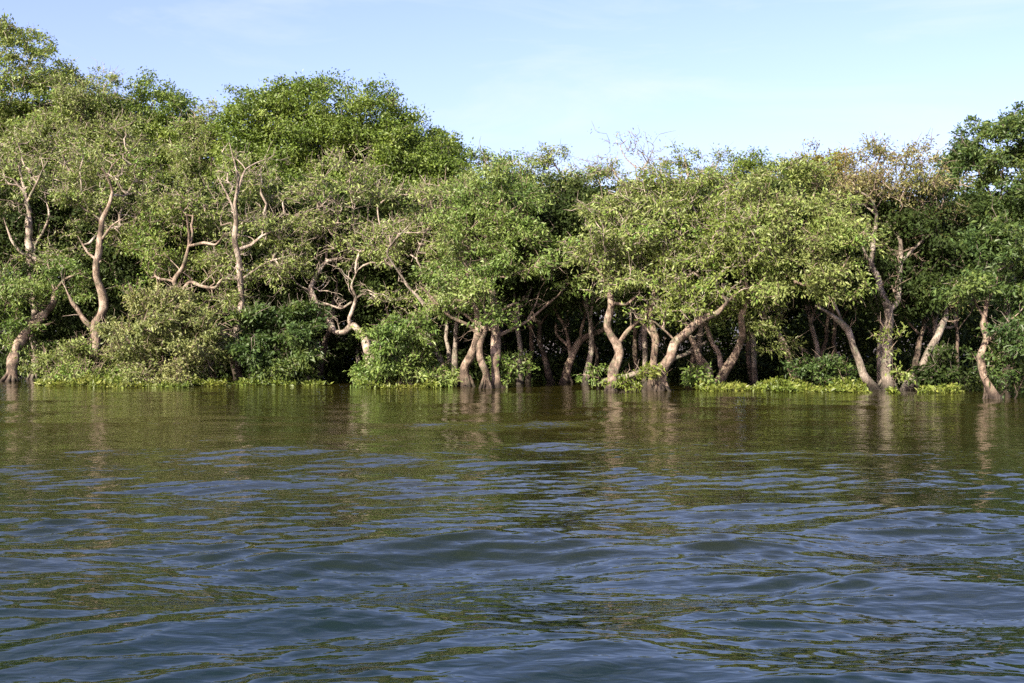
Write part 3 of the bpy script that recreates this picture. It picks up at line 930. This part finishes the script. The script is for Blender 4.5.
grow('flooded_tree', 'leaning trunk under the big bright crown with a thick horizontal limb', T, (797, 44.5),
     [[(797, 386, 10), (795, 377, 9), (787, 352, 8), (778, 334, 7), (767, 321, 6.5), (757, 305, 6), (746, 291, 6)],
      ['l', (748, 293, 7.5), (760, 291, 7.5), (770, 289, 7.5), (778, 284, 7), (784, 272, 6), (789, 250, 4.5), (796, 220, 3)], ['l', (770, 289, 5.5), (776, 280, 5), (772, 262, 4), (768, 240, 3)],
      ['l', (785, 270, 4.5), (808, 262, 4), (826, 256, 3)]],
     [(785, 232, 46, 34, -2.6), (828, 246, 34, 32, -4), (800, 280, 44, 22, -3.6), (756, 256, 34, 26, -1.8), (788, 188, 40, 26, -1), (738, 310, 22, 16, -.6), (764, 338, 18, 12, -.4), (838, 282, 24, 18, -4), (818, 208, 30, 24, -3.4)], 'green', FR, leafy=1.15, twig_r=1.1, leaf='grey')
grow('flooded_tree', 'big multi-stemmed grey tree with a thin brown crown', T, (884, 43),
     [[(886, 393, 13.5), (887, 360, 12), (888, 328, 11), (888, 311, 10), (879, 283, 7.5), (872, 264, 6.5), (875, 240, 6), (876, 214, 5), (866, 196, 3.8), (847, 190, 2.5)],
      ['l', (888, 312, 9), (897, 303, 9), (901, 272, 8), (899, 240, 7), (886, 222, 5.5), (894, 194, 4.5), (902, 170, 3)], ['l', (900, 262, 6), (912, 250, 5), (924, 240, 4), (937, 226, 3.5), (936, 197, 2.5)],
      [(876, 392, 10), (863, 373, 9), (853, 344, 8), (842, 322, 7), (828, 313, 6), (815, 306, 4.5)], ['l', (845, 328, 5), (836, 310, 4.5), (832, 290, 3)],
      [(902, 393, 10), (920, 370, 9.5), (931, 345, 8.5), (945, 322, 8), (945, 305, 5), (940, 280, 3.5)],
      ['l', (894, 194, 3.6), (880, 182, 3), (866, 174, 2.2)], ['l', (895, 196, 3.5), (912, 182, 2.8), (922, 172, 2)], ['l', (876, 214, 4), (864, 205, 3), (852, 206, 2.2)], ['l', (900, 180, 2.8), (906, 162, 2.2), (902, 146, 1.6)],
      ['l', (872, 266, 4), (864, 250, 3), (858, 232, 2)], ['l', (924, 241, 3.5), (918, 212, 3), (926, 196, 2)]],
     [(868, 164, 34, 22, .9), (902, 160, 34, 22, .9), (848, 186, 26, 22, .9), (928, 182, 26, 24, .9), (885, 200, 42, 22, 1.6), (932, 225, 22, 24, .8), (905, 232, 30, 24, 2.4), (945, 300, 16, 12, .8), (866, 238, 14, 14, 2.0)], 'brown', FR, leafy=0.95, twig_r=1.2, loose=0.15, bark='grey')
grow('flooded_tree', 'curved dark trunk at the far right with a dark-green crown reaching the water', T, (998, 36.5),
     [[(998, 399, 12), (984, 376, 9), (979, 356, 8.5), (988, 338, 7.5), (987, 322, 6.5), (992, 295, 5), (1000, 262, 4)], ['l', (984, 345, 5), (1004, 325, 4), (1020, 312, 3)], ['l', (988, 325, 4.5), (974, 300, 3.5), (966, 280, 2.5)]],
     [(978, 248, 34, 24, .3), (1010, 278, 34, 34), (966, 288, 20, 22, .3), (1024, 335, 20, 24, -.2), (1004, 300, 18, 12, .5), (1040, 300, 34, 44, 0)], 'bluish', FR, bark='pink', leafy=1.1)

# ---- bushes along the waterline
SG = 'bushes along the waterline'
PS = ('stem', 'stem', 'foliage')


def bush(label, base, lobes, spec, **kw):
    return grow('shrub', label, SH, base, None, lobes, spec, SG, part=PS, **kw)


bush('low olive bush between the far left trunk and the big sage bush', (64, 48.5), [(55, 368, 24, 16), (78, 360, 26, 18), (92, 372, 22, 14), (70, 379, 32, 7, -1.2), (110, 380, 22, 6, -1.4)], 'sage', leaf='grey')
bush('big sage-green bush with dry brown twigs under the V-forked trunk', (165, 47), [(150, 318, 38, 30), (185, 338, 34, 34), (130, 345, 34, 30), (165, 362, 40, 24), (165, 300, 24, 18), (150, 380, 28, 8, -1), (190, 381, 28, 8, -.8)], 'sage', twig_r=1.3)
bush('dark glossy green bush left of the looped pale tree', (268, 48), [(252, 332, 30, 26), (288, 345, 30, 30), (248, 364, 18, 20), (280, 368, 30, 18), (302, 322, 24, 24)], 'bush', leaf='bluish', leafy=1.1)
bush('bright green bush hanging over the water around the looped trunk', (402, 45.5), [(390, 345, 32, 24), (425, 365, 30, 20), (368, 368, 22, 17), (400, 372, 34, 16), (410, 325, 24, 18), (440, 378, 16, 9)], 'fresh', leaf='green', leafy=1.05)
bush('small leafy sprout against the right side of the twin trunks', (507, 44.6), [(508, 366, 11, 12), (502, 378, 7, 8), (515, 358, 6, 6)], 'fresh')
bush('yellow-green spray between the Y-forked and slim upright trunks', (638, 42), [(630, 383, 14, 9), (645, 376, 13, 10), (636, 390, 15, 5)], 'sprout')
bush('thin sprig left of the Y-forked trunk foot', (598, 44), [(598, 374, 7, 10), (604, 384, 7, 6)], 'fresh', leafy=.7)
bush('leafy clump at the foot of the V-shaped pink trunks', (704, 43), [(703, 376, 13, 11), (699, 386, 12, 7)], 'sprout', leaf='green')
bush('green bush above the floating plants left of the multi-stemmed tree', (828, 43.5), [(822, 372, 20, 12), (840, 380, 18, 10), (808, 366, 12, 10)], 'fresh', leaf='bluish')
bush('pale-leaved bush at the right edge below the curved trunk', (1015, 36.8), [(1010, 372, 20, 18), (1030, 360, 24, 28), (1018, 390, 18, 10)], 'sage', leaf='bluish')
bush('tangle of vines and leaves wrapped round the multi-stemmed grey trunk', (893, 41), [(893, 345, 6, 16), (897, 374, 8, 12)], 'fresh', leaf='olive', leafy=.45)
bush('dark leafy bush in the shade right of the multi-stemmed tree', (955, 42.5), [(950, 365, 22, 18), (965, 380, 20, 12), (935, 378, 14, 10)], 'bush', leafy=.8)

# ---- uncountable growth
def stuff(name, label, cat, boxes, n, L, W, leaf, seed, hfun):
    rng = np.random.default_rng(seed)
    pts = []
    for (pa, pb, ya, yb, h, cnt) in boxes:
        px = rng.uniform(pa, pb, cnt)
        Yv = rng.uniform(ya, yb, cnt)
        pts.append(np.stack([(px - 512) / FOCAL * Yv, Yv, hfun(px, Yv, rng.random(cnt), h)], 1))
    P = np.vstack(pts)
    P = P[P[:, 2] > -0.3]
    O = unit(rng.normal(size=P.shape) * 0.4 + np.array([0, -0.4, 0.6]))
    o = leaf_mesh(name, P, O, L, W, LEAF[leaf], None, rng, up=0.7, droop=-0.15)
    o["label"], o["category"], o["kind"] = label, cat, "stuff"
    return o


def mat_h(px, Y, u, h):
    big = np.sin(px * 0.075 + 1.1 * np.sin(px * 0.031)) + 0.7 * np.sin(px * 0.19 + Y * 1.3) + 0.5 * np.sin(px * 0.47 - Y * 2.1)
    lump = np.clip(0.45 + 0.45 * big, -0.6, 1.5)
    z = 0.02 + h * u * np.clip(lump, 0.1, 1.5)
    return np.where(lump < -0.02, -0.6, z)     # open water between the mats


stuff('floating_plants', 'yellow-green floating weed fringing the left bank below the bushes', 'water plants',
      [(36, 226, 45.8, 48.5, 0.34, 6000), (90, 190, 44.6, 46, 0.14, 700), (226, 330, 46.4, 48, 0.2, 900), (360, 440, 43.9, 45.2, 0.2, 700)], 0, 0.18, 0.085, 'yellow', 3, mat_h)
stuff('floating_plants', 'yellow-green floating weed mat between the V trunks and multi-stemmed tree', 'water plants',
      [(722, 866, 42.0, 44.5, 0.36, 4600), (696, 740, 42.8, 44.2, 0.25, 900), (888, 905, 40.4, 41.5, 0.3, 350), (918, 960, 40, 42, 0.25, 350), (770, 868, 40.9, 42, .15, 700), (700, 730, 41.6, 42.8, .12, 200)], 0, 0.18, 0.09, 'yellow', 4, mat_h)


def under_h(px, Y, u, h):
    return u ** 1.3 * h * (0.7 + 0.3 * np.sin(px * 0.05) * np.sin(px * 0.021 + 1))


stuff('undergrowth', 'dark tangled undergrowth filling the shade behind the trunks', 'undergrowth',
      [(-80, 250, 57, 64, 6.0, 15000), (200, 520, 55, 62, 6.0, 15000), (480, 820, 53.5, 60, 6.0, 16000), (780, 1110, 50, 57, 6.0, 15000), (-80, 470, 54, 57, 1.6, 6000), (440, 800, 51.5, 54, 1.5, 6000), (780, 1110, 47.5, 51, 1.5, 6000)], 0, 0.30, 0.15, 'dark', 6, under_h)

# ---- a small white bottle adrift at the foot of the V-shaped trunks
fb = empty('floating_bottle', ((714 - 512) / FOCAL * 42.6, 42.6, 0.0), 'small white plastic bottle adrift by the V-shaped trunks', 'bottle')
prof = [(-0.13, 0.001), (-0.13, 0.05), (-0.11, 0.06), (0.05, 0.06), (0.09, 0.045), (0.115, 0.02), (0.13, 0.02)]
ax = unit(np.array([0.85, -0.45, 0.28]))
white, _n, _l, _p = new_mat("white_plastic")
_p.inputs["Base Color"].default_value = (0.78, 0.78, 0.76, 1)
_p.inputs["Roughness"].default_value = 0.4
tb = Tubes()
tb.add(np.array([ax * a + np.array([0, 0, 0.05]) for a, b in prof]), [b for a, b in prof], 12)
tb.build('bottle_body', white, fb)
tb = Tubes()
tb.add(np.array([ax * a + np.array([0, 0, 0.05]) for a in (0.131, 0.132, 0.158, 0.159)]), [0.001, 0.026, 0.026, 0.001], 12)
tb.build('cap', white, fb)

# ---- a fallen log lying low over the water between the front trunks
lp = np.array([[*(at(603, 381, 45.5)), 0.10], [*at(628, 376, 45.2), 0.11], [*at(655, 367, 45.0), 0.10], [*at(690, 352, 44.8), 0.07], [*at(708, 341, 44.7), 0.05]])
lo = lp[0, :3].copy()
lo[2] = 0
lg = empty('fallen_log', lo, 'dark fallen log slanting out of the water behind the Y-forked trunk', 'log')
lp[:, :3] -= lo
g = smooth_path(lp, 0.1)
rl = np.random.default_rng(12)
g[:, :3] += np.stack([np.interp(np.arange(len(g)), np.arange(0, len(g) + 6, 6), rl.normal(size=len(np.arange(0, len(g) + 6, 6))) * 0.04) for _ in range(3)], 1)
tb = Tubes()
tb.add(g[:, :3], g[:, 3], 9, rl, 0.08)
tb.build('log_stem', BARK['grey'], lg)
for a, dd in ((12, (0.2, -0.3, 0.6)), (26, (-0.3, -0.2, 0.5)), (34, (0.4, 0.2, 0.45))):
    a = min(a, len(g) - 2)
    p0 = g[a, :3]
    tb = Tubes()
    tb.add(np.array([p0, p0 + np.array(dd) * 0.5 + np.array([0.05, 0, 0]), p0 + np.array(dd)]), [0.035, 0.025, 0.012], 6)
    tb.build('branch_stub', BARK['grey'], lg)
